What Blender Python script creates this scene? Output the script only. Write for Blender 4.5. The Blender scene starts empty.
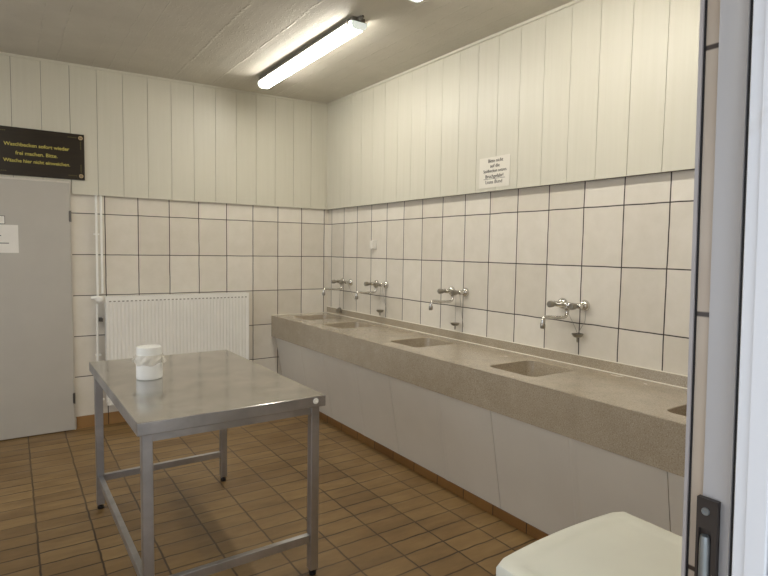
import bpy, bmesh, math, random
from mathutils import Vector, Matrix
random.seed(7)
SC = bpy.context.scene
COL = SC.collection
PI = math.pi

# ---------------------------------------------------------------- camera
cd = bpy.data.cameras.new('camera')
cam = bpy.data.objects.new('camera', cd)
COL.objects.link(cam)
R3 = Vector((0.8293755, -0.55847122, 0.0156898))
U3 = Vector((0.02445315, 0.0643425, 0.99762823))
F3 = Vector((0.55815618, 0.82702475, -0.06702048))
m = Matrix.Identity(4)
for i in range(3):
    m[i][0] = R3[i]; m[i][1] = U3[i]; m[i][2] = -F3[i]
m[0][3], m[1][3], m[2][3] = -2.75329936, -5.12943277, 1.50679523
cam.matrix_world = m
cd.sensor_width = 36.0
cd.lens = 553.3012 * 36.0 / 768.0
cd.clip_start = 0.02
SC.camera = cam

# ---------------------------------------------------------------- daylight and exposure
LAMP = 24.0
SKY = 1.55
w = bpy.data.worlds.new('sky'); SC.world = w; w.use_nodes = True
bg = w.node_tree.nodes['Background']
bg.inputs[0].default_value = (0.85, 0.91, 1.0, 1)
bg.inputs[1].default_value = SKY
SC.view_settings.view_transform = 'Standard'
SC.view_settings.look = 'None'
SC.view_settings.exposure = 0.32
SC.view_settings.gamma = 1.0
SC.view_settings.use_curve_mapping = False

def portal(name, loc, rot, sx, sy):
    l = bpy.data.lights.new(name, 'AREA'); l.shape = 'RECTANGLE'; l.size = sx; l.size_y = sy
    l.cycles.is_portal = True
    o = bpy.data.objects.new(name, l); COL.objects.link(o); o.location = loc; o.rotation_euler = rot
    return o
portal('doorway_portal', (-2.5, -4.93, 1.05), (PI/2, 0, 0), 0.95, 2.1)          # faces into the room (+y)
portal('added_window_portal', (-4.82, -2.4, 1.62), (0, -PI/2, 0), 1.75, 3.8)            # faces +x, in the added window

# ---------------------------------------------------------------- material helpers
def lin(c):
    return tuple((v/12.92 if v <= 0.04045 else ((v+0.055)/1.055)**2.4) for v in (x/255 for x in c))

class NT:
    def __init__(s, name, rough=0.5, metal=0.0, spec=0.5):
        s.m = bpy.data.materials.new(name); s.m.use_nodes = True
        s.t = s.m.node_tree; s.n = s.t.nodes; s.l = s.t.links
        s.b = s.n['Principled BSDF']
        s.b.inputs['Roughness'].default_value = rough
        s.b.inputs['Metallic'].default_value = metal
        s.b.inputs['Specular IOR Level'].default_value = spec
        g = s.n.new('ShaderNodeTexCoord'); s.obj = g.outputs['Object']
        sp = s.n.new('ShaderNodeSeparateXYZ'); s.l.new(s.obj, sp.inputs[0]); s.xyz = sp.outputs
    def put(s, inp, v):
        if hasattr(v, 'links') or isinstance(v, bpy.types.NodeSocket): s.l.new(v, inp)
        else: inp.default_value = v
    def math(s, op, a, b=None, c=None, clamp=False):
        n = s.n.new('ShaderNodeMath'); n.operation = op; n.use_clamp = clamp
        s.put(n.inputs[0], a)
        if b is not None: s.put(n.inputs[1], b)
        if c is not None: s.put(n.inputs[2], c)
        return n.outputs[0]
    def noise(s, scale, detail=3, rough=0.5, vec=None, stretch=None, dist=0.0):
        n = s.n.new('ShaderNodeTexNoise'); n.inputs['Scale'].default_value = scale
        n.inputs['Detail'].default_value = detail; n.inputs['Roughness'].default_value = rough
        n.inputs['Distortion'].default_value = dist
        v = vec or s.obj
        if stretch:
            mp = s.n.new('ShaderNodeMapping'); mp.inputs['Scale'].default_value = stretch
            s.l.new(v, mp.inputs[0]); v = mp.outputs[0]
        s.l.new(v, n.inputs['Vector'])
        return n.outputs['Fac']
    def ramp(s, fac, stops):
        n = s.n.new('ShaderNodeValToRGB'); e = n.color_ramp.elements
        while len(e) < len(stops): e.new(0.5)
        for i, (p, c) in enumerate(stops):
            e[i].position = p; e[i].color = (*lin(c), 1) if isinstance(c, (tuple, list)) else (c, c, c, 1)
        s.l.new(fac, n.inputs[0]); return n.outputs[0]
    def mix(s, fac, a, b, mode='MIX'):
        n = s.n.new('ShaderNodeMix'); n.data_type = 'RGBA'; n.blend_type = mode
        s.put(n.inputs[0], fac)
        for i, v in ((6, a), (7, b)):
            if isinstance(v, tuple): n.inputs[i].default_value = (*lin(v), 1)
            else: s.l.new(v, n.inputs[i])
        return n.outputs[2]
    def comb(s, x, y, z):
        n = s.n.new('ShaderNodeCombineXYZ')
        for i, v in enumerate((x, y, z)): s.put(n.inputs[i], v)
        return n.outputs[0]
    def line(s, coord, off, pitch, hw):
        """1 on a joint, 0 on the tile"""
        q = s.math('DIVIDE', s.math('SUBTRACT', coord, off), pitch)
        f = s.math('FRACT', s.math('ADD', q, 0.5))
        d = s.math('MULTIPLY', s.math('ABSOLUTE', s.math('SUBTRACT', f, 0.5)), pitch)
        cell = s.math('FLOOR', q)
        n = s.n.new('ShaderNodeMapRange'); n.interpolation_type = 'SMOOTHSTEP'
        s.l.new(d, n.inputs[0]); n.inputs[1].default_value = hw*0.6; n.inputs[2].default_value = hw*1.4
        n.inputs[3].default_value = 1; n.inputs[4].default_value = 0
        return n.outputs[0], cell
    def white(s, vec):
        n = s.n.new('ShaderNodeTexWhiteNoise'); n.noise_dimensions = '3D'; s.l.new(vec, n.inputs['Vector'])
        return n.outputs['Value']
    def bump(s, h, strength=0.3, dist=0.002):
        n = s.n.new('ShaderNodeBump'); n.inputs['Strength'].default_value = strength
        n.inputs['Distance'].default_value = dist; s.l.new(h, n.inputs['Height'])
        s.l.new(n.outputs[0], s.b.inputs['Normal'])
    def color(s, c): s.put(s.b.inputs['Base Color'], (*lin(c), 1) if isinstance(c, tuple) else c)
    def rough(s, v): s.put(s.b.inputs['Roughness'], v)

def plain(name, c, rough=0.5, metal=0.0, spec=0.5, mottling=0.04):
    s = NT(name, rough, metal, spec)
    a = tuple(max(0, v*(1-mottling)) for v in c); b = tuple(min(255, v*(1+mottling)) for v in c)
    s.color(s.ramp(s.noise(6, 3), [(0.3, a), (0.7, b)]))
    return s.m

M = {}
def wall_tiles(name, axis, off, pitch):
    s = NT(name, 0.28)
    wob = s.math('MULTIPLY', s.math('SUBTRACT', s.noise(7, 1), 0.5), 0.006)
    u = s.math('ADD', s.xyz[axis], wob); v = s.math('ADD', s.xyz[2], wob)
    l1, c1 = s.line(u, off, pitch, 0.0034)
    l2, c2 = s.line(v, 0.43094, 0.3354, 0.0032)
    j = s.math('MAXIMUM', l1, l2)
    tone = s.ramp(s.noise(9, 4, 0.6), [(0.3, (226, 220, 207)), (0.7, (234, 228, 217))])
    var = s.ramp(s.white(s.comb(c1, c2, 1.0)), [(0, (238, 236, 232)), (1, (255, 255, 255))])
    tone = s.mix(1.0, tone, var, 'MULTIPLY')
    s.color(s.mix(j, tone, (52, 42, 36)))
    s.rough(s.math('ADD', s.math('MULTIPLY', j, 0.5), 0.28))
    s.bump(s.math('SUBTRACT', s.math('MULTIPLY', s.noise(5, 2), 0.3), j), 0.25, 0.002)
    return s.m
M['tile_back'] = wall_tiles('cream_wall_tile_back', 0, -0.05224, 0.25559)
M['tile_side'] = wall_tiles('cream_wall_tile_side', 1, -0.07168, 0.2525)

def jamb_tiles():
    s = NT('shaded_reveal_tile', 0.35)
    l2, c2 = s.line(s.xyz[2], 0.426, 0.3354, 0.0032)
    s.color(s.mix(l2, s.ramp(s.noise(9, 4), [(0.3, (182, 166, 148)), (0.7, (192, 178, 160))]), (60, 48, 40)))  # darker than the wall tiles: shade of the reveal put into the colour
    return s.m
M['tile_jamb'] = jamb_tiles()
def floor_tiles():
    s = NT('brown_floor_tile', 0.4)
    wob = s.math('MULTIPLY', s.math('SUBTRACT', s.noise(9, 2), 0.5), 0.012)
    l1, c1 = s.line(s.math('ADD', s.xyz[0], wob), -0.668, 0.2508, 0.0046)
    l2, c2 = s.line(s.math('ADD', s.xyz[1], s.math('MULTIPLY', wob, 1.6)), -2.635, 0.1215, 0.0050)
    fade = s.ramp(s.noise(1.1, 2), [(0.38, 0.55), (0.62, 1.0)])
    j = s.math('MAXIMUM', s.math('MULTIPLY', l1, s.math('MAXIMUM', fade, 0.75)), s.math('MULTIPLY', l2, fade))
    a = s.ramp(s.noise(3.2, 4, 0.6, stretch=(1, 3, 1)), [(0.25, (118, 92, 56)), (0.55, (140, 113, 72)), (0.8, (156, 129, 87))])
    var = s.ramp(s.white(s.comb(c1, c2, 3.0)), [(0, (222, 217, 212)), (1, (255, 255, 255))])
    a = s.mix(1.0, a, var, 'MULTIPLY')
    st = s.ramp(s.noise(7, 4, 0.7, stretch=(1, 4, 1)), [(0.62, 0.0), (0.75, 0.55)])
    a = s.mix(st, a, (104, 74, 40))
    s.color(s.mix(j, a, (58, 40, 22)))
    s.rough(s.math('ADD', s.math('MULTIPLY', s.noise(4, 3), 0.3), 0.28))
    s.bump(s.math('SUBTRACT', s.math('MULTIPLY', s.noise(12, 3), 0.5), j), 0.35, 0.003)
    return s.m
M['floor'] = floor_tiles()

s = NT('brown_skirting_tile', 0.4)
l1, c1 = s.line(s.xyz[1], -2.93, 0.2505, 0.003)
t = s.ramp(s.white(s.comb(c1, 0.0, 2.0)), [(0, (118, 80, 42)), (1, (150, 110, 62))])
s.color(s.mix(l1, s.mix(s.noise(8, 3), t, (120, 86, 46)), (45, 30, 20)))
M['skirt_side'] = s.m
s = NT('brown_skirting_tile_back', 0.4)
l1, c1 = s.line(s.xyz[0], -2.097, 0.2505, 0.003)
t = s.ramp(s.white(s.comb(c1, 0.0, 2.0)), [(0, (150, 112, 66)), (1, (172, 132, 84))])
s.color(s.mix(l1, s.mix(s.noise(8, 3), t, (150, 114, 70)), (60, 42, 28)))
M['skirt_back'] = s.m

s = NT('cream_panel_board', 0.42)
g = s.noise(3, 4, 0.6, stretch=(14, 14, 0.5))
s.color(s.ramp(g, [(0.3, (206, 202, 185)), (0.7, (210, 206, 190))]))
s.bump(g, 0.03, 0.002)
M['panel'] = s.m
M['panel_back'] = plain('dark_gap_backing', (70, 64, 54), 0.8)

# board-marked painted concrete
s = NT('painted_concrete', 0.62, 0, 0.35)
base = s.ramp(s.noise(2.2, 4, 0.6), [(0.3, (192, 187, 174)), (0.7, (204, 199, 186))])
s.color(base)
ridge = None
for x0, hw in ((-1.23, 0.010), (-1.56, 0.014), (-1.95, 0.004), (-2.06, 0.006), (-2.18, 0.004), (-2.42, 0.006), (-2.55, 0.007), (-0.72, 0.004), (-0.62, 0.005), (-0.50, 0.005), (-0.36, 0.004), (-0.2, 0.004)):
    wob = s.math('MULTIPLY', s.math('SUBTRACT', s.noise(5, 3, 0.7), 0.5), 0.03)
    d = s.math('ABSOLUTE', s.math('SUBTRACT', s.math('ADD', s.xyz[0], wob), x0))
    k = s.math('SUBTRACT', 1.0, s.math('DIVIDE', d, hw), clamp=True)
    ridge = k if ridge is None else s.math('MAXIMUM', ridge, k)
ridge = s.math('MULTIPLY', ridge, s.ramp(s.noise(16, 3, 0.7), [(0.4, 0.0), (0.6, 1.0)]))
board = s.noise(2, 2, 0.5, stretch=(9, 0.4, 1))
streak = s.noise(6, 4, 0.7, stretch=(6, 1, 1))
h = s.math('ADD', s.math('MULTIPLY', ridge, 1.0), s.math('ADD', s.math('MULTIPLY', board, 0.5), s.math('MULTIPLY', streak, 0.05)))
h = s.math('ADD', h, s.math('MULTIPLY', s.ramp(s.noise(38, 3, 0.6, stretch=(1.6, 0.8, 1)), [(0.55, 0.0), (0.75, 1.0)]), 0.35))
s.bump(h, 0.75, 0.006)
M['ceiling'] = s.m

# stone-like resin of the wash trough
s = NT('speckled_beige_resin', 0.30)
sp = s.noise(160, 2, 0.6); bl = s.noise(9, 4, 0.6)
c = s.ramp(bl, [(0.3, (166, 154, 134)), (0.7, (178, 166, 146))])
c = s.mix(s.ramp(sp, [(0.52, 0.0), (0.64, 0.45)]), c, (120, 102, 78))
c = s.mix(s.ramp(s.noise(210, 1), [(0.6, 0.0), (0.68, 0.5)]), c, (212, 202, 182))
s.color(c)
s.rough(s.math('ADD', s.math('MULTIPLY', bl, 0.16), 0.16))
s.b.inputs['Coat Weight'].default_value = 0.5; s.b.inputs['Coat Roughness'].default_value = 0.15
M['resin'] = s.m

s = NT('apron_board', 0.32)
s.color(s.ramp(s.noise(3, 3), [(0.3, (216, 211, 201)), (0.7, (222, 217, 207))]))
M['apron'] = s.m
M['dark_joint'] = plain('dark_joint', (70, 62, 54), 0.8)
M['caulk'] = plain('white_caulk', (238, 232, 215), 0.5)

# steel
def steel(name, c, r0, r1, stretch, metal=1.0, bumpk=0.05):
    s = NT(name, 0.3, metal)
    n1 = s.noise(6, 4, 0.55, dist=0.5); n2 = s.noise(20, 3, 0.6, stretch=stretch)
    a = tuple(v*0.90 for v in c)
    s.color(s.ramp(n1, [(0.4, a), (0.65, c)]))
    s.rough(s.math('ADD', s.math('MULTIPLY', n1, r1-r0), r0))
    s.bump(n2, bumpk, 0.001)
    return s.m
M['steel_top'] = steel('worn_steel_top', (204, 202, 198), 0.06, 0.24, (1, 12, 1), bumpk=0.0)
M['steel'] = steel('brushed_steel', (190, 189, 190), 0.38, 0.5, (1, 1, 0.1))
M['chrome'] = steel('chrome', (222, 220, 214), 0.06, 0.2, (1, 1, 1), bumpk=0.02)
M['dark_chrome'] = steel('dull_chrome', (168, 163, 152), 0.22, 0.36, (1, 1, 1), bumpk=0.02)
M['black'] = plain('black_rubber', (22, 20, 20), 0.6)
M['white_paint'] = plain('white_enamel', (243, 241, 234), 0.3, mottling=0.01)
M['rad_dark'] = plain('radiator_inside', (158, 153, 142), 0.6)
M['door'] = plain('grey_beige_door', (184, 179, 169), 0.4, mottling=0.012)
M['door_frame'] = plain('cream_door_frame', (212, 206, 194), 0.4, mottling=0.02)
M['hinge'] = plain('grey_hinge', (110, 106, 100), 0.4, 0.7)
M['paper'] = plain('white_paper', (232, 228, 220), 0.7, mottling=0.02)
M['notice_paper'] = plain('notice_paper', (222, 217, 204), 0.55, mottling=0.01)
M['ink'] = plain('grey_ink', (84, 80, 76), 0.7)
s = NT('dark_sign_wood', 0.3)
s.color(s.ramp(s.noise(6, 4, 0.6, stretch=(1, 1, 9)), [(0.3, (30, 20, 6)), (0.7, (38, 29, 10))]))
M['sign'] = s.m
M['gold'] = plain('yellow_engraving', (200, 188, 92), 0.5)
M['pale_gold'] = plain('pale_rosette', (205, 180, 140), 0.5)
M['leafgreen'] = plain('dull_green_engraving', (92, 84, 46), 0.5)
M['jar'] = plain('white_plastic', (232, 232, 228), 0.35, mottling=0.01)
M['lid_plastic'] = plain('white_lid_plastic', (226, 226, 220), 0.4, mottling=0.01)
s = NT('translucent_film', 0.35); s.color((236, 230, 216)); s.b.inputs['Alpha'].default_value = 0.55
M['film'] = s.m
M['washer'] = plain('cream_enamel', (218, 218, 204), 0.32, mottling=0.015)
s = NT('grey_pvc_frame', 0.4); s.color((186, 184, 184)); M['pvc'] = s.m
s = NT('white_pvc_frame', 0.45)
s.color(s.mix(s.ramp(s.noise(7, 4, 0.6), [(0.62, 0.0), (0.75, 0.5)]), (232, 234, 238), (196, 186, 168))); M['pvc_white'] = s.m
M['trim'] = plain('grey_edge_profile', (172, 166, 164), 0.4, 0.0)
M['plaster'] = plain('white_plaster', (205, 198, 184), 0.8)
M['paving'] = plain('grey_paving', (150, 148, 142), 0.9)
M['plate'] = plain('dark_worn_steel', (62, 56, 52), 0.45, 0.4, mottling=0.15)
M['bolt'] = plain('grey_zinc', (150, 156, 158), 0.35, 0.8, mottling=0.12)
M['switch'] = plain('white_switch_plastic', (228, 224, 214), 0.35, mottling=0.01)
s = NT('lit_diffuser', 0.4); s.color((250, 250, 245))
s.b.inputs['Emission Color'].default_value = (1.0, 0.96, 0.875, 1); s.b.inputs['Emission Strength'].default_value = LAMP
M['glow'] = s.m
s = NT('lit_end_cap', 0.4); s.color((206, 212, 204))
s.b.inputs['Emission Color'].default_value = (0.92, 1.0, 0.93, 1); s.b.inputs['Emission Strength'].default_value = 0.45
M['cap'] = s.m
M['housing'] = plain('grey_lamp_housing', (120, 116, 106), 0.5)

# ---------------------------------------------------------------- object helpers
def obj(name, bm, mat, parent=None, smooth=False, label=None):
    me = bpy.data.meshes.new(name)
    bmesh.ops.recalc_face_normals(bm, faces=bm.faces)
    bm.to_mesh(me); bm.free()
    for mm in (mat if isinstance(mat, (list, tuple)) else [mat]): me.materials.append(mm)
    if smooth:
        for f in me.polygons: f.use_smooth = True
        try: me.set_sharp_from_angle(angle=math.radians(40))
        except Exception: pass
    o = bpy.data.objects.new(name, me); COL.objects.link(o)
    if parent: o.parent = parent
    if label: o['label'] = label
    return o
def thing(name, label, cat, loc=(0, 0, 0), group=None, rz=0):
    o = bpy.data.objects.new(name, None); COL.objects.link(o); o.location = loc; o.rotation_euler = (0, 0, rz)
    o.empty_display_size = 0.1
    o['label'] = label; o['category'] = cat
    if group: o['group'] = group
    return o
def struct(o): o['kind'] = 'structure'; return o
def box(bm, x0, x1, y0, y1, z0, z1, mi=0, bev=0.0):
    vs = [bm.verts.new((x, y, z)) for x in (x0, x1) for y in (y0, y1) for z in (z0, z1)]
    fs = [bm.faces.new([vs[i] for i in q]) for q in ((0, 1, 3, 2), (4, 6, 7, 5), (0, 4, 5, 1), (2, 3, 7, 6), (0, 2, 6, 4), (1, 5, 7, 3))]
    for f in fs: f.material_index = mi
    if bev:
        es = list({e for f in fs for e in f.edges})
        bmesh.ops.bevel(bm, geom=es, offset=bev, segments=2, affect='EDGES', profile=0.5)
    return vs
def B(*a, **k):
    bm = bmesh.new(); box(bm, *a, **k); return bm
def prism(bm, pts, z0, z1, lean=0.0, zr=1.5, mi=0):
    """pts in xy extruded in z; lean shifts y with height"""
    a = [bm.verts.new((x, y+lean*(z0-zr), z0)) for x, y in pts]
    b = [bm.verts.new((x, y+lean*(z1-zr), z1)) for x, y in pts]
    n = len(pts)
    for i in range(n):
        f = bm.faces.new([a[i], a[(i+1) % n], b[(i+1) % n], b[i]]); f.material_index = mi
    bm.faces.new(a).material_index = mi; bm.faces.new(b[::-1]).material_index = mi
def frame_of(ax):
    ax = Vector(ax).normalized(); t = Vector((0, 0, 1)) if abs(ax.z) < 0.9 else Vector((1, 0, 0))
    u = ax.cross(t).normalized(); return ax, u, ax.cross(u)
def lathe(bm, prof, org, axis, n=20, lobes=0, amp=0.0):
    """prof: list of (radius, distance along the axis)"""
    ax, u, v = frame_of(axis); org = Vector(org); rings = []
    for r, t in prof:
        if r < 1e-6: rings.append([bm.verts.new(org+ax*t)]); continue
        ring = []
        for i in range(n):
            a = 2*PI*i/n; rr = r*(1+amp*math.cos(lobes*a)) if lobes else r
            ring.append(bm.verts.new(org+ax*t+(u*math.cos(a)+v*math.sin(a))*rr))
        rings.append(ring)
    for A, C in zip(rings, rings[1:]):
        if len(A) == 1 and len(C) == 1: continue
        for i in range(n):
            j = (i+1) % n
            if len(A) == 1: bm.faces.new([A[0], C[i], C[j]])
            elif len(C) == 1: bm.faces.new([A[i], A[j], C[0]])
            else: bm.faces.new([A[i], A[j], C[j], C[i]])
    for R_ in (rings[0], rings[-1]):
        if len(R_) > 1: bm.faces.new(R_)
def smooth_path(pts, k=6):
    P = [Vector(p) for p in pts]; out = []
    for i in range(len(P)-1):
        p0 = P[max(i-1, 0)]; p1 = P[i]; p2 = P[i+1]; p3 = P[min(i+2, len(P)-1)]
        for j in range(k):
            t = j/k
            out.append(0.5*((2*p1)+(p2-p0)*t+(2*p0-5*p1+4*p2-p3)*t*t+(3*p1-p0-3*p2+p3)*t**3))
    out.append(P[-1]); return out
def tube(bm, pts, r, n=10, cap=True):
    P = [Vector(p) for p in pts]; rings = []
    d0 = (P[1]-P[0]).normalized(); _, u, v = frame_of(d0)
    for i, p in enumerate(P):
        d = (P[min(i+1, len(P)-1)]-P[max(i-1, 0)]).normalized()
        u = (u-d*u.dot(d)).normalized(); v = d.cross(u)
        rr = r[i] if isinstance(r, (list, tuple)) else r
        rings.append([bm.verts.new(p+(u*math.cos(2*PI*k/n)+v*math.sin(2*PI*k/n))*rr) for k in range(n)])
    for A, C in zip(rings, rings[1:]):
        for i in range(n): bm.faces.new([A[i], A[(i+1) % n], C[(i+1) % n], C[i]])
    if cap: bm.faces.new(rings[0]); bm.faces.new(rings[-1][::-1])
def text(name, body, size, loc, rot, mat, parent, extr=0.0006, bold=0.0, spacing=1.0):
    c = bpy.data.curves.new(name, 'FONT'); c.body = body; c.size = size; c.align_x = 'CENTER'; c.align_y = 'CENTER'
    c.extrude = extr; c.offset = bold; c.space_character = spacing; c.resolution_u = 3
    t = bpy.data.objects.new(name, c); COL.objects.link(t)
    me = bpy.data.meshes.new_from_object(t.evaluated_get(bpy.context.evaluated_depsgraph_get()))
    bpy.data.objects.remove(t); bpy.data.curves.remove(c)
    me.name = name; me.materials.clear(); me.materials.append(mat)
    o = bpy.data.objects.new(name, me); COL.objects.link(o); o.parent = parent
    o.location = loc; o.rotation_euler = rot
    return o
ROT_BACK = (PI/2, 0, 0)            # reads from -y
ROT_SIDE = (PI/2, 0, -PI/2)        # reads from -x

# ================================================================ SETTING
CZ = 2.99; FY = -4.75; OY = -4.98; LX = -4.7
struct(obj('floor', B(LX, 0, FY, 0, -0.12, 0.0), M['floor']))
struct(obj('floor_threshold', B(LX-0.25, 0.25, OY-0.0, FY, -0.12, -0.002), M['floor']))
def ceil_z(x, y): return 2.988+0.019*x+0.0125*y
bm = bmesh.new(); box(bm, LX-0.25, 0.25, OY, 0.25, 0.0, 0.4)
for v in bm.verts: v.co.z = ceil_z(v.co.x, v.co.y) if v.co.z < 0.1 else 3.2
struct(obj('ceiling', bm, M['ceiling']))
struct(obj('wall_back', B(LX-0.25, 0.25, 0, 0.25, -0.12, CZ), M['tile_back']))
struct(obj('wall_right', B(0, 0.25, OY, 0, -0.12, CZ), M['tile_side']))
bm = bmesh.new()                                     # left wall with an opening for the added, unseen window
box(bm, LX-0.25, LX, OY, -4.3, -0.12, CZ); box(bm, LX-0.25, LX, -0.5, 0, -0.12, CZ)
box(bm, LX-0.25, LX, -4.3, -0.5, -0.12, 0.75); box(bm, LX-0.25, LX, -4.3, -0.5, 2.5, CZ)
struct(obj('wall_left', bm, M['tile_side']))
wf = bmesh.new()
for a in ((-4.3, -4.24), (-2.43, -2.37), (-0.56, -0.5)): box(wf, LX-0.14, LX-0.08, a[0], a[1], 0.75, 2.5)
for a in ((0.75, 0.81), (2.44, 2.5)): box(wf, LX-0.14, LX-0.08, -4.24, -0.56, a[0], a[1])
struct(obj('added_window_1', wf, M['white_paint']))  # window added out of view to bring more daylight into the room
# front wall around the doorway the view looks through
LEAN = 0.019
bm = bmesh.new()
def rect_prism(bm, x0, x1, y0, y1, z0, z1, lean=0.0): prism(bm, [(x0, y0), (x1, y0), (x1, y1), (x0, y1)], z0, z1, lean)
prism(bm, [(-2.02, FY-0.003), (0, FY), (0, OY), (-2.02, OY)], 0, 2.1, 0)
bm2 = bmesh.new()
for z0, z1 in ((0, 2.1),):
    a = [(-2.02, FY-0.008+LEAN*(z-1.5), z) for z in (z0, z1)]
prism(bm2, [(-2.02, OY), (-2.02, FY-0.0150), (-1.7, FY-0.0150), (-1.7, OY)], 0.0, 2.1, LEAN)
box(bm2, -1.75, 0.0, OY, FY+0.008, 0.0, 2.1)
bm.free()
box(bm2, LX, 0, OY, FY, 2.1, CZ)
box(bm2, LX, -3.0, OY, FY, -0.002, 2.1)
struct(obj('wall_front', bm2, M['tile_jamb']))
tp = bmesh.new()
prism(tp, [(-2.024, FY-0.008), (-2.024, FY-0.0125), (-2.012, FY-0.0125), (-1.7, FY-0.010), (-1.7, FY+0.0005), (-2.0, FY+0.0005)], 0.0, 2.1, LEAN)
struct(obj('trim_1', tp, M['trim']))
tp = bmesh.new()
prism(tp, [(-2.0212, FY-0.0125), (-2.0212, FY-0.0150), (-2.0, FY-0.0150), (-2.0, FY-0.0125)], 0.0, 2.1, LEAN)
struct(obj('trim_2', tp, M['black']))
# upper wall panelling: boards with narrow open joints over a dark backing
def boards(name, axis, first, pitch, lo, hi, z0, z1, thick, notch=None):
    bm = bmesh.new(); gap = 0.0026
    edges = [hi]; k = first
    while k > hi: k -= pitch
    while k > lo: edges.append(k); k -= pitch
    edges.append(lo)
    for a, b in zip(edges, edges[1:]):
        ga = 0 if a == hi else gap/2; gb = 0 if b == lo else gap/2
        u1, u0 = a-ga, b+gb
        zb = z0
        segs = [(u0, u1, zb)]
        if notch:
            nx, nz = notch
            if u1 <= nx: segs = [(u0, u1, nz)]
            elif u0 < nx: segs = [(u0, nx, nz), (nx, u1, zb)]
        for p0, p1, zz in segs:
            if p1-p0 < 0.003: continue
            if axis == 0: box(bm, p0, p1, -thick, -thick+0.012, zz, z1, 0)
            else: box(bm, -thick, -thick+0.012, p0, p1, zz, z1, 0)
    if axis == 0:
        if notch:
            box(bm, notch[0]+.001, hi, -thick+0.012, -0.0005, z0+0.001, z1, 1); box(bm, lo, notch[0]+.001, -thick+0.012, -0.0005, notch[1]+0.001, z1, 1)
    else: box(bm, -thick+0.012, -0.0005, lo, hi, z0+0.001, z1, 1)
    return struct(obj(name, bm, [M['panel'], M['panel_back']]))
boards('trim_3', 0, -0.2195, 0.1925, LX, -0.041, 1.922, 2.99, 0.025, notch=(-2.335, 2.022))
boards('trim_4', 1, -0.317, 0.1918, FY, -0.0005, 1.922, 2.99, 0.040)
# cover strip in the corner of the panelling and along the ceiling
cs = bmesh.new(); box(cs, -0.052, -0.0405, -0.036, -0.0255, 1.922, 2.97)
struct(obj('trim_5', cs, M['panel']))
cs = bmesh.new()
box(cs, LX, -0.053, -0.037, -0.0255, 0, 1); box(cs, -0.052, -0.0405, FY, -0.037, 0, 1)
for v in cs.verts: v.co.z = ceil_z(v.co.x, v.co.y)-(0.018 if v.co.z < 0.5 else -0.002)
struct(obj('trim_6', cs, M['panel']))
# skirting
struct(obj('baseboard_back', B(-2.335, -0.50, -0.009, -0.0003, 0.0005, 0.10), M['skirt_back']))
bb = bmesh.new(); prism(bb, [(-0.497, 0), (-0.487, 0), (-0.487, 0), (-0.497, 0)][:2]+[(-0.47, 0), (-0.482, 0)], 0, 0.0001); bb.free()
bb = bmesh.new(); box(bb, -0.490, -0.478, FY+0.01, -0.0005, 0.0003, 0.058)
struct(obj('baseboard_right', bb, M['skirt_side']))
# paving outside the doorway
struct(obj('ground', B(-12, 8, -14, OY, -0.25, -0.13), M['paving']))

# far door
d1 = bpy.data.objects.new('door_1', None); COL.objects.link(d1); d1.location = (-2.8, 0, 0); struct(d1)
o = obj('door_leaf', B(-0.45, 0.448, -0.045, -0.004, 0.008, 2.004, bev=0.002), M['door'], d1)
fr = bmesh.new(); box(fr, -0.47, 0.458, -0.030, -0.0005, 2.006, 2.020); box(fr, 0.450, 0.458, -0.028, -0.0005, 0.0, 2.006)
obj('door_frame', fr, M['door_frame'], d1)
for z in (1.742, 0.268):
    h = bmesh.new(); lathe(h, [(0, -0.045), (0.007, -0.044), (0.007, 0.044), (0, 0.045)], (0.4495, -0.047, z), (0, 0, 1), 12)
    box(h, 0.438, 0.4495, -0.048, -0.0455, z-0.04, z+0.04)
    obj('hinge', h, M['hinge'], d1, True)

# near doorway frame with strike plate
d2 = bpy.data.objects.new('door_2', None); COL.objects.link(d2); d2.location = (0, 0, 0); struct(d2)
fp = bmesh.new()
arc = [(-2.020, -4.7825), (-2.0255, -4.7828)]
for i in range(9):
    a = i/8; arc.append((-2.026-0.020*(1-math.cos(a*PI/2*0.95)), -4.7845-0.0395*math.sin(a*PI/2*0.95)))
arc += [(-2.020, -4.8243)]
prism(fp, arc, 0, 2.1, LEAN)
obj('frame_profile', fp, M['pvc'], d2, True)
gk = bmesh.new(); rect_prism(gk, -2.0425, -2.020, -4.8292, -4.8245, 0, 2.1, LEAN)
obj('gasket', gk, M['black'], d2, label='black rubber seal')
ofr = bmesh.new()
prism(ofr, [(-2.020, -4.8294), (-2.048, -4.8294), (-2.050, -4.831), (-2.050, -4.8435), (-2.055, -4.8455), (-2.056, -4.866), (-2.054, -4.8675), (-2.020, -4.8675)], 0, 2.1, LEAN)
obj('outer_frame', ofr, M['pvc_white'], d2)
gk = bmesh.new(); rect_prism(gk, -2.050, -2.020, -4.898, -4.8678, 0, 2.1, LEAN)
obj('brush_seal', gk, M['black'], d2)
jl = bmesh.new(); box(jl, -2.999, -2.965, -4.83, -4.77, 0, 2.1); box(jl, -2.965, -2.04, -4.83, -4.77, 2.05, 2.0995)
obj('frame_rail', jl, M['pvc'], d2)
sk = bpy.data.objects.new('strike_plate', None)
pl = bmesh.new()
yl = lambda y, z: y+LEAN*(z-1.5)
def plate_seg(bm, y0, y1, z0, z1, x0=-2.0385, x1=-2.031):
    prism(bm, [(x0, y0), (x1, y0), (x1, y1), (x0, y1)], z0, z1, LEAN)
plate_seg(pl, -4.7820, -4.7852, 0.991, 1.164); plate_seg(pl, -4.8005, -4.8070, 0.991, 1.164)
plate_seg(pl, -4.7820, -4.8070, 1.164, 1.203); plate_seg(pl, -4.7820, -4.8070, 0.945, 0.985)
plate_seg(pl, -4.7820, -4.8070, 0.95, 1.196, -2.0335, -2.031)
sp_ = obj('strike_plate', pl, M['plate'], d2, label='dark worn metal strike plate')
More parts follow.
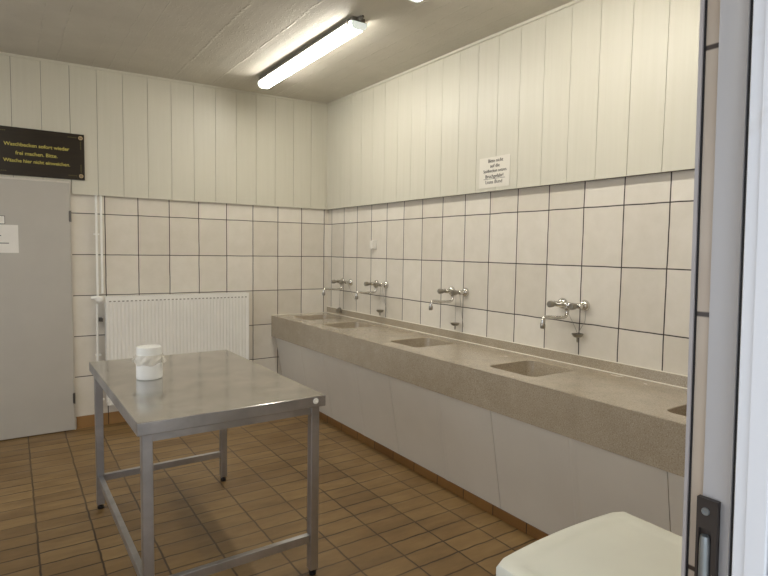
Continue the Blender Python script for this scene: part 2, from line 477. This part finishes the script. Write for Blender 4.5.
scw = bmesh.new(); lathe(scw, [(0.0, -0.0005), (0.0052, -0.0005), (0.0046, 0.0016), (0.0025, 0.0016), (0.002, 0.0006), (0, 0.0006)], (-2.0385, yl(-4.7930, 1.187), 1.187), (-1, 0, 0), 16)
obj('screw', scw, M['bolt'], sp_, True)
lb = bmesh.new(); lathe(lb, [(0, -0.062), (0.0055, -0.06), (0.0062, -0.05), (0.0062, 0.05), (0.005, 0.06), (0, 0.062)], (-2.0385, yl(-4.7930, 1.09), 1.096), (0, 0.019, 1), 16)
obj('latch_roller', lb, M['bolt'], sp_, True)

# ================================================================ WASH TROUGH
TZ = 0.853; BZ = 0.645; YE = FY+0.01
def xf(y): return -0.630+0.0095*min(abs(y), 3.2)
tr = thing('wash_trough', 'long beige speckled stone wash trough with sunken basins along the right wall', 'sink', (0, 0, 0))
sinks = [(-0.335, 0.33), (-0.965, 0.34), (-2.00, 0.34), (-3.015, 0.345), (-4.06, 0.345)]     # centre y, length
SX0, SX1 = -0.487, -0.118
def rrect(x0, x1, y0, y1, r, k=5):
    pts = []
    for cx, cy, a0 in ((x1-r, y1-r, 0), (x0+r, y1-r, PI/2), (x0+r, y0+r, PI), (x1-r, y0+r, 3*PI/2)):
        for i in range(k+1):
            a = a0+PI/2*i/k; pts.append((cx+r*math.cos(a), cy+r*math.sin(a)))
    return pts
def hard_box_pts(x0, x1, y0, y1, k=5):
    """outer rectangle with as many points as rrect, k+1 per corner"""
    pts = []
    for cx, cy, dirs in ((x1, y1, ((0, -1), (-1, 0))), (x0, y1, ((1, 0), (0, -1))), (x0, y0, ((0, 1), (1, 0))), (x1, y0, ((-1, 0), (0, 1)))):
        for i in range(k+1):
            t = i/k
            if t < 0.5: f = (0.5-t)*2; d = dirs[0]
            else: f = (t-0.5)*2; d = dirs[1]
            pts.append((cx+d[0]*f*0.03, cy+d[1]*f*0.03))
    return pts
cuts = [-0.0008]
for (a, la), (b, lb_) in zip(sinks, sinks[1:]): cuts.append((a+b)/2)
cuts.append(YE)
body = bmesh.new()
for i, (cy, L_) in enumerate(sinks):
    y1, y0 = cuts[i], cuts[i+1]
    inner = rrect(SX0, SX1, cy-L_/2, cy+L_/2, 0.045)
    outer = hard_box_pts(0, 1, 0, 1)
    ov = []
    for (u, v_) in hard_box_pts(0, 1, 0, 1):
        y = y0+(y1-y0)*v_; x = xf(y)+(-0.0008-xf(y))*u
        ov.append(body.verts.new((x, y, TZ)))
    iv = [body.verts.new((x, y, TZ)) for x, y in inner]
    n = len(iv)
    for k in range(n): body.faces.new([ov[k], ov[(k+1) % n], iv[(k+1) % n], iv[k]])
    # small rounded lip down into the basin
    iv2 = [body.verts.new((cxy[0]+(-0.0025 if cxy[0] > -0.3 else 0.0025), cxy[1]+(-0.0025 if cxy[1] > cy else 0.0025), TZ-0.004)) for cxy in inner]
    for k in range(n): body.faces.new([iv[k], iv[(k+1) % n], iv2[(k+1) % n], iv2[k]])
    # front face, underside
    bs = bmesh.new(); levels = [(0.0025, 0.004), (0.006, 0.05), (0.018, 0.105), (0.05, 0.128), (0.12, 0.134)]
    rings = []
    for ins, dp in levels:
        rr = max(0.045-ins*0.3, 0.02) if ins < 0.05 else 0.04
        pts = rrect(SX0+ins, SX1-ins, cy-L_/2+ins, cy+L_/2-ins, rr)
        rings.append([bs.verts.new((x, y, TZ-dp)) for x, y in pts])
    for A, C in zip(rings, rings[1:]):
        for k in range(n): bs.faces.new([A[k], A[(k+1) % n], C[(k+1) % n], C[k]])
    bs.faces.new(rings[-1])
    bo = obj('basin', bs, M['resin'], tr, True)
    dr = bmesh.new(); lathe(dr, [(0, 0.0), (0.026, 0.0), (0.028, 0.002), (0.020, 0.003), (0.018, 0.001), (0, 0.001)], (-0.29, cy, TZ-0.1345), (0, 0, 1), 20)
    obj('drain', dr, M['dark_chrome'], bo, True)
N = 14; ys = [(-0.0008)+(YE+0.0008)*i/N for i in range(N+1)]
for a, b in zip(ys, ys[1:]):
    q = [(xf(a), a, TZ-0.003), (xf(b), b, TZ-0.003), (xf(b), b, BZ), (xf(a), a, BZ)]
    body.faces.new([body.verts.new(p) for p in q])
    q = [(xf(a), a, TZ-0.003), (xf(b), b, TZ-0.003), (xf(b)+0.003, b, TZ), (xf(a)+0.003, a, TZ)]
    body.faces.new([body.verts.new(p) for p in q])
    q = [(xf(a), a, BZ), (xf(b), b, BZ), (-0.0008, b, BZ), (-0.0008, a, BZ)]
    body.faces.new([body.verts.new(p) for p in q])
for y in (ys[0], ys[-1]):
    body.faces.new([body.verts.new(p) for p in [(xf(y), y, BZ), (-0.0008, y, BZ), (-0.0008, y, TZ), (xf(y), y, TZ-0.003)]])
bmesh.ops.remove_doubles(body, verts=body.verts, dist=0.0002)
obj('trough_body', body, M['resin'], tr)
up = bmesh.new(); box(up, -0.013, -0.0008, YE, -0.0008, TZ, 0.913, bev=0.002)
obj('upstand', up, M['resin'], tr)
ck = bmesh.new(); box(ck, -0.0185, -0.013, YE, -0.001, TZ+0.0002, TZ+0.005); obj('sealant_bead', ck, M['caulk'], tr)
ck = bmesh.new(); box(ck, -0.0125, -0.0009, YE, -0.001, 0.9132, 0.9165); box(ck, -0.625, -0.0125, -0.006, -0.0008, TZ+0.0002, TZ+0.004); obj('sealant_bead', ck, M['caulk'], tr)
# sloping front boards under the trough: one per metre, each with a shallow rib down its middle
joints = [-0.0015, -1.005, -1.995, -2.985, -3.975, YE]
for a, b in zip(joints, joints[1:]):
    g = 0.0035; y1 = a-g/2; y0 = b+g/2; mid = (a+b)/2 if a > -0.5 else a-0.53
    if a > -0.5: mid = -0.56
    bm = bmesh.new()
    XT, ZT, XB, ZB = -0.588, BZ-0.0008, -0.484, 0.0585
    secs = []
    cols = [y1, mid+0.02, mid+0.008, mid-0.008, mid-0.02, y0]; off = [0, 0, 0.003, 0.003, 0, 0]
    if y0 > mid-0.03: cols = [y1, y0]; off = [0, 0]
    F_ = [[bm.verts.new((X-o_, y, Z)) for X, Z in ((XT, ZT), (XB, ZB))] for y, o_ in zip(cols, off)]
    K_ = [[bm.verts.new((X+0.012, y, Z)) for X, Z in ((XT, ZT), (XB, ZB))] for y in cols]
    for i in range(len(cols)-1):
        bm.faces.new([F_[i][0], F_[i+1][0], F_[i+1][1], F_[i][1]])
        bm.faces.new([K_[i][0], K_[i+1][0], K_[i+1][1], K_[i][1]])
        for k in (0, 1): bm.faces.new([F_[i][k], F_[i+1][k], K_[i+1][k], K_[i][k]])
    for i in (0, -1): bm.faces.new([F_[i][0], F_[i][1], K_[i][1], K_[i][0]])
    obj('front_board', bm, M['apron'], tr)
bk = bmesh.new()
vs = [bk.verts.new(p) for p in ((-0.574, -0.001, BZ-0.002), (-0.470, -0.001, 0.0), (-0.470, YE, 0.0), (-0.574, YE, BZ-0.002))]
bk.faces.new(vs)
vs2 = [bk.verts.new((v.co.x+0.02, v.co.y, v.co.z)) for v in vs]; bk.faces.new(vs2)
for i in range(4): bk.faces.new([vs[i], vs[(i+1) % 4], vs2[(i+1) % 4], vs2[i]])
obj('support_backing', bk, M['dark_joint'], tr)

# ================================================================ TAPS AND PLUGS
def make_tap(label):
    t = thing('wall_tap', label, 'tap', (0, 0, 1.21), 'wall mixer taps above the wash trough')
    for s_ in (1, -1):
        e = bmesh.new(); lathe(e, [(0.033, 0.0005), (0.034, 0.004), (0.031, 0.015), (0.022, 0.025), (0.013, 0.029), (0.0125, 0.055)], (0, s_*0.077, 0), (-1, 0, 0), 24)
        obj('escutcheon', e, M['chrome'], t, True)
        hn = bmesh.new(); lathe(hn, [(0.010, 0.066), (0.0105, 0.088), (0.017, 0.093), (0.0195, 0.100), (0.0195, 0.124), (0.016, 0.130), (0, 0.131)], (0, s_*0.077, 0), (-1, 0, 0), 30, lobes=5, amp=0.06)
        obj('handle', hn, M['dark_chrome'], t, True)
    b = bmesh.new()
    lathe(b, [(0, -0.098), (0.013, -0.098), (0.0165, -0.092), (0.0165, -0.060), (0.0135, -0.055), (0.0135, -0.02), (0.017, -0.015), (0.017, 0.015), (0.0135, 0.02), (0.0135, 0.055), (0.0165, 0.060), (0.0165, 0.092), (0.013, 0.098), (0, 0.098)], (-0.060, 0, 0), (0, 1, 0), 20)
    lathe(b, [(0.014, 0.01), (0.014, 0.030), (0.012, 0.034)], (-0.060, 0, 0), (0, 0, -1), 16)
    obj('mixer_body', b, M['chrome'], t, True)
    sp = bmesh.new()
    path = smooth_path([(-0.060, 0, -0.030), (-0.060, 0, -0.046), (-0.068, 0, -0.062), (-0.092, 0.002, -0.072), (-0.150, 0.006, -0.070), (-0.215, 0.011, -0.064), (-0.240, 0.013, -0.066), (-0.251, 0.014, -0.080), (-0.253, 0.014, -0.100)], 5)
    tube(sp, path, 0.0105, 14)
    so = obj('spout', sp, M['chrome'], t, True)
    a = bmesh.new(); lathe(a, [(0.0125, 0), (0.0145, 0.004), (0.0145, 0.026), (0.012, 0.030), (0, 0.030)], (-0.253, 0.014, -0.098), (0, 0, -1), 16)
    obj('aerator', a, M['dark_chrome'], so, True)
    return t
def copy_tree(o, parent=None):
    c = o.copy(); COL.objects.link(c)
    if parent: c.parent = parent
    for ch in [x for x in bpy.data.objects if x.parent == o]: copy_tree(ch, c)
    return c
taps = [(-3.059, 1.208, 'chrome wall tap nearest the doorway, largest of the four taps in view'),
        (-2.045, 1.214, 'chrome wall tap third from the far corner, beneath the left edge of the printed notice'),
        (-1.012, 1.208, 'chrome wall tap second from the far corner, below the small white wall box'),
        (-0.400, 1.196, 'chrome wall tap nearest the far corner, smallest and furthest of the row')]
t0 = make_tap(taps[0][2])
for i, (y, z, lb_) in enumerate(taps):
    t = t0 if i == 0 else copy_tree(t0)
    t.location = (-0.0005, y, z); t['label'] = lb_

def make_plug(name_label, y, z, cz, cy, x=-0.045, tilt=0.0, chain_pts=None):
    t = thing('basin_plug', name_label, 'plug', (x, y, z), 'basin plugs on chains')
    p = bmesh.new()
    ax = (math.sin(tilt), 0.3*math.sin(tilt), math.cos(tilt))
    lathe(p, [(0, -0.012), (0.015, -0.012), (0.026, -0.006), (0.033, 0.004), (0.034, 0.010), (0.031, 0.010), (0.022, 0.003), (0.006, 0.001), (0.005, 0.008), (0, 0.009)], (0, 0, 0), ax, 24)
    obj('plug_disc', p, M['dark_chrome'], t, True)
    st = bmesh.new(); lathe(st, [(0.006, -0.010), (0.0055, -0.034), (0.003, -0.040), (0, -0.041)], (0, 0, 0), ax, 12)
    obj('plug_stem', st, M['dark_chrome'], t, True)
    for pts in chain_pts:
        c = bmesh.new()
        tube(c, [(a-x, b-y, cc-z) for a, b, cc in pts], 0.0011, 6)
        P = [Vector((a-x, b-y, cc-z)) for a, b, cc in pts]
        for A, C in zip(P, P[1:]):
            n = max(2, int((C-A).length/0.006))
            for k in range(n):
                bmesh.ops.create_icosphere(c, subdivisions=1, radius=0.0019, matrix=Matrix.Translation(A.lerp(C, k/n)))
        obj('ball_chain', c, M['dark_chrome'], t, True)
    return t
make_plug('dished metal plug on a slack chain hanging below the tap nearest the doorway', -3.125, 1.036, 0, 0,
          chain_pts=[[(-0.045, -3.125, 1.045), (-0.050, -3.105, 1.09), (-0.060, -3.062, 1.168)], [(-0.045, -3.125, 1.045), (-0.03, -3.16, 1.12), (-0.03, -3.165, 1.19)]])
make_plug('dished metal plug hanging straight below the third tap from the far corner', -2.062, 0.975, 0, 0,
          chain_pts=[[(-0.045, -2.062, 0.984), (-0.045, -2.064, 1.199)], [(-0.05, -2.11, 1.202), (-0.03, -2.115, 1.05), (-0.012, -2.118, 0.96)]])
make_plug('dished metal plug hanging below the second tap from the far corner', -1.058, 0.972, 0, 0,
          chain_pts=[[(-0.045, -1.058, 0.981), (-0.045, -1.060, 1.195)], [(-0.05, -1.09, 1.195), (-0.03, -1.11, 1.06), (-0.012, -1.125, 0.96)]])
make_plug('metal plug lying tipped on its chain against the trough ledge nearest the far corner', -0.345, 0.905, 0, 0, x=-0.058, tilt=-0.95,
          chain_pts=[[(-0.058, -0.345, 0.915), (-0.052, -0.355, 1.182)], [(-0.05, -0.50, 1.18), (-0.03, -0.56, 1.07), (-0.012, -0.585, 1.02)]])

# ================================================================ STEEL TABLE
TT = 0.850
tb = thing('steel_table', 'stainless steel work table with open underframe standing on the brown floor', 'table', (-1.9907, -2.2766, 0), rz=0.01456)
HX, HY = 0.3982, 0.6645
tpb = bmesh.new(); box(tpb, -HX, HX, -HY, HY, TT-0.050, TT, bev=0.0025)
tpb.faces.ensure_lookup_table()
for f in tpb.faces: f.normal_update(); f.material_index = 0 if f.calc_center_median().z > TT-0.004 and abs(f.normal.z) > 0.5 else 1
obj('tabletop', tpb, [M['steel_top'], M['steel']], tb)
lx, ly = HX-0.040, HY-0.040
ap = bmesh.new()
ap.free()
for a in ((-lx+0.02, lx-0.02, -ly-0.012, -ly+0.012), (-lx+0.02, lx-0.02, ly-0.012, ly+0.012), (-lx-0.012, -lx+0.012, -ly+0.02, ly-0.02), (lx-0.012, lx+0.012, -ly+0.02, ly-0.02)):
    obj('apron_rail', B(*a, TT-0.086, TT-0.0505), M['steel'], tb)
for sx, sy in ((-1, -1), (1, -1), (-1, 1), (1, 1)):
    l = bmesh.new(); box(l, sx*lx-0.02, sx*lx+0.02, sy*ly-0.02, sy*ly+0.02, 0.028, TT-0.0505, bev=0.0025)
    lo = obj('leg', l, M['steel'], tb)
    f = bmesh.new(); lathe(f, [(0.016, 0), (0.017, 0.003), (0.017, 0.014), (0.008, 0.016), (0.008, 0.0285)], (sx*lx, sy*ly, 0.0003), (0, 0, 1), 16)
    obj('foot', f, M['black'], lo, True, label='black screw-in foot')
for nm, a in (('near', (-lx+0.02, lx-0.02, -ly-0.013, -ly+0.013)), ('far', (-lx+0.02, lx-0.02, ly-0.013, ly+0.013)), ('side', (-lx-0.013, -lx+0.013, -ly+0.02, ly-0.02))):
    st = bmesh.new(); box(st, a[0], a[1], a[2], a[3], 0.160, 0.198, bev=0.002); obj('stretcher', st, M['steel'], tb)
cp = bmesh.new(); lathe(cp, [(0.0135, 0), (0.0135, 0.0015), (0.012, 0.003), (0, 0.0032)], (HX-0.050, -HY, TT-0.021), (0, -1, 0), 20)
obj('round_cap', cp, M['white_paint'], tb, True, label='round white cap on the front edge')

# jar
jr = thing('plastic_jar', 'white plastic jar with film tied round its neck on the steel table', 'jar', (-2.189, -2.197, TT+0.0005))
j = bmesh.new(); lathe(j, [(0.057, 0), (0.0605, 0.003), (0.0615, 0.008), (0.0615, 0.098), (0.060, 0.106), (0.056, 0.112), (0.056, 0.118)], (0, 0, 0), (0, 0, 1), 40)
obj('jar_body', j, M['jar'], jr, True)
j = bmesh.new(); lathe(j, [(0.0600, 0.118), (0.0605, 0.120), (0.0605, 0.124), (0.0585, 0.126), (0.0585, 0.157), (0.0565, 0.160), (0.0, 0.161)], (0, 0, 0), (0, 0, 1), 72, lobes=36, amp=0.006)
obj('screw_lid', j, M['lid_plastic'], jr, True)
fl = bmesh.new()
n = 96; R_ = []
for k in range(7):
    t = k/6; z = 0.122-0.040*t; ring = []
    for i in range(n):
        a = 2*PI*i/n
        r = 0.0625+0.006*math.sin(PI*t)*(1+0.7*math.sin(7*a+2*t*3)+0.4*math.sin(13*a+5*t))
        sag = 0.010*math.sin(a*1.0+0.6)*t+0.004*math.sin(5*a)*t
        ring.append(fl.verts.new((r*math.cos(a), r*math.sin(a), z-abs(sag))))
    R_.append(ring)
for A, C in zip(R_, R_[1:]):
    for i in range(n): fl.faces.new([A[i], A[(i+1) % n], C[(i+1) % n], C[i]])
obj('film_band', fl, M['film'], jr, True)
for sgn in (-1, 1):                                   # the bunched ends that stick out left and right
    e = bmesh.new(); c0 = Vector((0.829*sgn, -0.558*sgn, 0))*0.066; rings = []
    for k in range(6):
        t = k/5; rad = 0.006+0.011*math.sin(PI*min(t*0.9+0.12, 1)); ring = []
        for i in range(14):
            a = 2*PI*i/14; rr = rad*(1+0.28*math.sin(3*a+k))
            d = c0.normalized()
            ring.append(e.verts.new(c0+d*(0.018*t)+Vector((-d.y, d.x, 0))*rr*math.cos(a)+Vector((0, 0, 0.098-0.012*t+rr*math.sin(a)))))
        rings.append(ring)
    for A, C in zip(rings, rings[1:]):
        for i in range(14): e.faces.new([A[i], A[(i+1) % 14], C[(i+1) % 14], C[i]])
    e.faces.new(rings[0]); e.faces.new(rings[-1])
    obj('film_knot', e, M['film'], jr, True)

# ================================================================ RADIATOR
rx0, rx1, rz0, rz1 = -2.116, -0.903, 0.190, 1.094
rd = thing('radiator', 'white ribbed panel radiator on the back wall behind the steel table', 'radiator', ((rx0+rx1)/2, 0, rz0))
ox = -(rx0+rx1)/2; H = rz1-rz0; W2 = (rx1-rx0)/2
def rad_panel(yf, sgn):
    bm = bmesh.new(); npitch = 40; p = (2*W2-0.03)/npitch
    prof = [(-W2, 0.0)]
    x = -W2+0.015; prof.append((x, 0))
    for k in range(npitch):
        prof += [(x+p*0.18, 0.0), (x+p*0.32, 0.0052), (x+p*0.68, 0.0052), (x+p*0.82, 0.0)]; x += p
    prof += [(W2, 0.0)]
    zs = [(0.0, 0), (0.028, 0), (0.042, 1), (H-0.060, 1), (H-0.046, 0), (H-0.006, 0)]
    V = [[bm.verts.new((px, yf+sgn*d*on_, z)) for px, d in prof] for z, on_ in zs]
    for A, C in zip(V, V[1:]):
        for i in range(len(prof)-1): bm.faces.new([A[i], A[i+1], C[i+1], C[i]])
    bk_ = [bm.verts.new((px, yf+sgn*0.012, z)) for px, z in ((-W2, 0), (W2, 0), (W2, H-0.006), (-W2, H-0.006))]
    bm.faces.new(bk_)
    return bm
obj('front_panel', rad_panel(-0.120, 1), M['white_paint'], rd, True)
obj('rear_panel', rad_panel(-0.046, 1), M['white_paint'], rd, True)
for xa in (-W2, W2-0.0015): obj('side_cover', B(xa, xa+0.0015, -0.118, -0.034, 0.03, H-0.004), M['white_paint'], rd)
gr = bmesh.new()
box(gr, -W2, W2, -0.1195, -0.112, H-0.006, H); box(gr, -W2, W2, -0.042, -0.034, H-0.006, H)
for k in range(62):
    x = -W2+0.01+(2*W2-0.02)*k/61; box(gr, x-0.0035, x+0.0035, -0.112, -0.042, H-0.005, H-0.001)
obj('top_grille', gr, M['white_paint'], rd)
sl = bmesh.new()
for k in range(36):
    x = -W2+0.015+(2*W2-0.03)*(k+0.5)/36; box(sl, x-0.0085, x+0.0085, -0.1212, -0.1202, H-0.043, H-0.034)
obj('weld_marks', sl, M['rad_dark'], rd)
for x in (-0.45, 0.45): obj('wall_bracket', B(x-0.015, x+0.015, -0.036, -0.0005, 0.12, H-0.12), M['rad_dark'], rd)
# heating pipes and valve beside the radiator
hp = thing('heating_pipe', 'pair of thin white heating pipes dropping down the tiles to the radiator valve', 'pipe', (-2.166, -0.045, 0))
for pts in ([(0, 0, 1.06), (0, 0, 1.921)], [(0.036, 0, 1.12), (0.036, 0, 1.921)], [(-0.006, 0.0, 1.03), (-0.012, 0, 0.32), (-0.012, 0, 0.25), (0.03, -0.03, 0.235)]):
    b = bmesh.new(); tube(b, pts, 0.0088, 12); obj('pipe_run', b, M['white_paint'], hp, True)
b = bmesh.new(); lathe(b, [(0.012, -0.03), (0.016, -0.028), (0.017, -0.012), (0.019, 0), (0.017, 0.02), (0.010, 0.045), (0.010, 0.052)], (-0.022, -0.02, 1.085), (1, -0.2, 0), 16)
lathe(b, [(0.018, 0), (0.025, 0.006), (0.026, 0.035), (0.020, 0.042), (0, 0.044)], (0.004, -0.02, 1.075), (0, -1, 0), 18)
obj('valve', b, M['white_paint'], hp, True)
b = bmesh.new(); box(b, -0.012, 0.03, 0.006, 0.0445, 0.885, 0.915); box(b, 0.012, 0.034, -0.012, 0.006, 0.885, 0.912)
obj('pipe_clip', b, M['hinge'], hp, label='small dark bracket')
for z in (1.60, 0.60): obj('pipe_clip', B(-0.02, 0.02, -0.004, 0.0445, z, z+0.012), M['white_paint'], hp)

# ================================================================ SIGNS AND NOTICES
SX_, SZ0, SZ1 = (-2.880, -2.242), 2.036, 2.396
sg = thing('engraved_sign', 'dark brown board with yellow lettering hung above the grey door', 'sign', (-2.561, -0.0258, 2.216))
HW = (SX_[1]-SX_[0])/2
obj('sign_board', B(-HW, HW, -0.016, -0.0, -0.180, 0.180, bev=0.0015), M['sign'], sg)
for body_, sz, zz, xx in (('Waschbecken sofort wieder', 0.0385, 0.052, -0.002), ('frei machen. Bitte.', 0.0390, -0.012, -0.006), ('Wäsche hier nicht einweichen.', 0.0365, -0.070, -0.002)):
    text('lettering', body_, sz, (xx, -0.0165, zz), ROT_BACK, M['gold'], sg, bold=0.0004, spacing=0.97)
for sx in (-1, 1):
    for sz in (-1, 1):
        rs = bmesh.new(); cx, cz = sx*(HW-0.026), sz*0.150
        lathe(rs, [(0.0155, 0), (0.0155, 0.0015), (0.0095, 0.0015), (0.0095, 0.0)], (cx, -0.016, cz), (0, -1, 0), 16)
        lathe(rs, [(0.0035, 0), (0.0035, 0.002), (0, 0.002)], (cx, -0.016, cz), (0, -1, 0), 10)
        obj('rosette', rs, M['pale_gold'], sg, True)
        for dx, dz in ((-sx, 0), (0, -sz)):
            lf = bmesh.new()
            for k in range(5):
                px, pz = cx+dx*(0.026+0.013*k), cz+dz*(0.026+0.013*k)
                for s2 in (-1, 1):
                    q = [(px, pz), (px+dx*0.007+s2*abs(dz)*0.005, pz+dz*0.007+s2*abs(dx)*0.005), (px+dx*0.013, pz+dz*0.013)]
                    vs = [lf.verts.new((x, -0.0166, z)) for x, z in q]; vs3 = [lf.verts.new((x, -0.0158, z)) for x, z in q]
                    lf.faces.new(vs); lf.faces.new(vs3[::-1])
                    for i in range(3): lf.faces.new([vs[i], vs[(i+1) % 3], vs3[(i+1) % 3], vs3[i]])
            obj('leaf_spray', lf, M['leafgreen'], sg)

nt = thing('printed_notice', 'white paper notice with grey German text pinned low on the right wall panelling', 'notice', (-0.0408, -2.417, 2.048))
nb = bmesh.new()
NW, NH, seg = 0.142, 0.102, 8
rows = []
for iz in range(seg+1):
    v_ = iz/seg*2-1
    rows.append([nb.verts.new((-0.0008-0.0022*(abs(u)**3)-0.0016*max(-v_, 0)**3, u*NW, v_*NH)) for u in [k/seg*2-1 for k in range(seg+1)]])
for A, C in zip(rows, rows[1:]):
    for i in range(seg): nb.faces.new([A[i], A[i+1], C[i+1], C[i]])
g_ = bmesh.ops.extrude_face_region(nb, geom=nb.faces[:])
for v in [e for e in g_['geom'] if isinstance(e, bmesh.types.BMVert)]: v.co.x -= 0.0006
obj('paper_sheet', nb, M['notice_paper'], nt, True)
for body_, sz, zz, yy in (('Bitte nicht', 0.033, 0.076, -0.008), ('auf die', 0.033, 0.042, -0.004), ('Spülbecken setzen.', 0.029, 0.009, -0.006), ('Bruchgefahr!', 0.033, -0.027, 0.0), ('Lions Bund', 0.035, -0.065, 0.003)):
    text('lettering', body_, sz, (-0.0024, yy, zz), ROT_SIDE, M['ink'], nt, 0.0006, bold=0.0)
obj('underline', B(-0.0026, -0.0014, -0.10, 0.10, -0.045, -0.0425), M['ink'], nt)

pn = thing('door_notice', 'white paper sheet taped to the grey door at eye height', 'notice', (-2.81, -0.0455, 1.553))
obj('paper_sheet', B(-0.105, 0.109, -0.0012, 0, -0.106, 0.106), M['paper'], pn)
bb = bmesh.new(); box(bb, -0.06, 0.048, -0.0016, -0.0012, -0.036, -0.030); box(bb, -0.06, 0.0, -0.0016, -0.0012, 0.02, 0.026)
obj('printed_line', bb, M['ink'], pn)
pq = thing('door_plaque', 'small white plaque with a dark rim just above the sheet on the grey door', 'sign', (-2.84, -0.0455, 1.695))
obj('plaque_rim', B(-0.060, 0.058, -0.003, 0, -0.032, 0.032, bev=0.001), M['hinge'], pq)
obj('plaque_face', B(-0.056, 0.054, -0.0038, -0.003, -0.028, 0.028), M['paper'], pq)
text('lettering', 'WC', 0.03, (0.028, -0.004, 0), ROT_BACK, M['ink'], pq, 0.0004).location.x = -0.02

sw = thing('wall_box', 'small white plastic box on the tiles above the second tap from the corner', 'wall box', (-0.0005, -0.885, 1.560))
obj('box_base', B(-0.012, 0, -0.038, 0.038, -0.042, 0.042, bev=0.003), M['switch'], sw, True)
obj('box_cover', B(-0.034, -0.012, -0.020, 0.030, -0.036, 0.036, bev=0.004), M['switch'], sw, True)

# ================================================================ CEILING LIGHT
lt = thing('ceiling_light', 'long lit fluorescent batten with white diffuser on the concrete ceiling', 'ceiling light', (-0.93, -1.33, 2.9535))
LH = 0.785
obj('housing', B(-0.045, 0.045, -LH+0.01, LH-0.01, -0.034, 0.006, bev=0.003), M['housing'], lt)
hl = bmesh.new(); box(hl, -0.058, 0.058, -LH+0.005, LH-0.005, -0.038, -0.0345); obj('housing_rim', hl, M['housing'], lt)
df = bmesh.new()
prof = [(-0.050, -0.0385), (-0.050, -0.056), (-0.044, -0.072), (-0.028, -0.082), (0.028, -0.082), (0.044, -0.072), (0.050, -0.056), (0.050, -0.0385)]
A = [df.verts.new((x, -LH+0.018, z)) for x, z in prof]; C = [df.verts.new((x, LH-0.018, z)) for x, z in prof]
for i in range(len(prof)): df.faces.new([A[i], A[(i+1) % len(prof)], C[(i+1) % len(prof)], C[i]])
df.faces.new(A); df.faces.new(C)
obj('diffuser', df, M['glow'], lt, label='glowing white diffuser')
for s_ in (-1, 1):
    e = bmesh.new(); y0, y1 = sorted((s_*(LH-0.017), s_*LH))
    P1 = [(x*1.03, z*1.01) for x, z in prof]
    A = [e.verts.new((x, y0, z)) for x, z in P1]; C = [e.verts.new((x, y1, z)) for x, z in P1]
    for i in range(len(prof)): e.faces.new([A[i], A[(i+1) % len(prof)], C[(i+1) % len(prof)], C[i]])
    e.faces.new(A); e.faces.new(C)
    obj('end_cap', e, M['cap'], lt)
for y in (-LH+0.06, LH-0.10):
    e = bmesh.new(); box(e, -0.0545, -0.0505, y-0.009, y+0.009, -0.062, -0.034); box(e, -0.064, -0.0505, y-0.007, y+0.007, -0.040, -0.022)
    obj('diffuser_clip', e, M['housing'], lt)
cb = bmesh.new(); lathe(cb, [(0.014, 0), (0.014, 0.03), (0.008, 0.034), (0.008, 0.05)], (0.0, -LH+0.012, -0.018), (0, -1, 0), 14)
obj('cable_gland', cb, M['housing'], lt, True)

# ================================================================ WHITE APPLIANCE BY THE DOORWAY
wm = thing('washing_machine', 'cream white low appliance with a bowed front edge on its lid beside the doorway', 'appliance', (-1.701, -4.519, 0.008))
wx0, wx1, wy0, wy1 = -0.226, 0.226, -0.205, 0.186
wb = bmesh.new(); box(wb, wx0+0.008, wx1-0.008, wy0, wy1-0.012, 0.02, 0.815, bev=0.008); obj('cabinet', wb, M['washer'], wm, True)
ld = bmesh.new()
def lid_outline(ins):
    pts = []
    nseg = 16
    x0, x1 = wx0+ins, wx1-ins
    pts.append((x0, wy0+ins*0.2))
    for k in range(nseg+1):                           # bowed edge towards the room, rounded at its ends
        t = k/nseg; x = x0+(x1-x0)*t
        bow = 0.016*math.sin(PI*t)**0.8
        e = min(t, 1-t)*(x1-x0); rnd = 0.008*max(0, 1-e/0.02)**2
        pts.append((x, wy1-ins+bow-rnd))
    pts.append((x1, wy0+ins*0.2))
    return pts
lv = [(0.004, 0.8155), (0.0, 0.820), (0.0, 0.842), (0.003, 0.848), (0.009, 0.850), (0.036, 0.8505), (0.040, 0.849), (0.060, 0.849)]
rings = [[ld.verts.new((x, y, z)) for x, y in lid_outline(i)] for i, z in lv]
n = len(rings[0])
for A, C in zip(rings, rings[1:]):
    for k in range(n): ld.faces.new([A[k], A[(k+1) % n], C[(k+1) % n], C[k]])
ld.faces.new(rings[0]); ld.faces.new(rings[-1])
obj('lid', ld, M['washer'], wm, True)
for x in (wx0+0.05, wx1-0.05):
    for y in (wy0+0.05, wy1-0.06):
        ft = bmesh.new(); lathe(ft, [(0.02, 0), (0.02, 0.029)], (x, y, -0.0077), (0, 0, 1), 12); obj('foot', ft, M['black'], wm)

# the identical light next in the row
def copy_light(o, parent=None):
    c = o.copy(); COL.objects.link(c)
    if parent: c.parent = parent
    for ch in [x for x in bpy.data.objects if x.parent == o]: copy_light(ch, c)
    return c
l2 = copy_light(lt); l2.location = (-0.93, -3.445, 2.927)
l2['label'] = 'ceiling batten nearest the doorway, only its far end showing at the top edge'
lt['label'] = 'long lit fluorescent batten with white diffuser, wholly in view on the concrete ceiling'
l3 = copy_light(lt); l3.location = (-3.35, -2.4, 2.894)  # extra batten added out of view to brighten the interior
l3['label'] = 'added out-of-view fluorescent batten on the ceiling nearer the left wall, left of the steel table'
for o_ in (lt, l2, l3): o_['group'] = 'fluorescent ceiling lights'
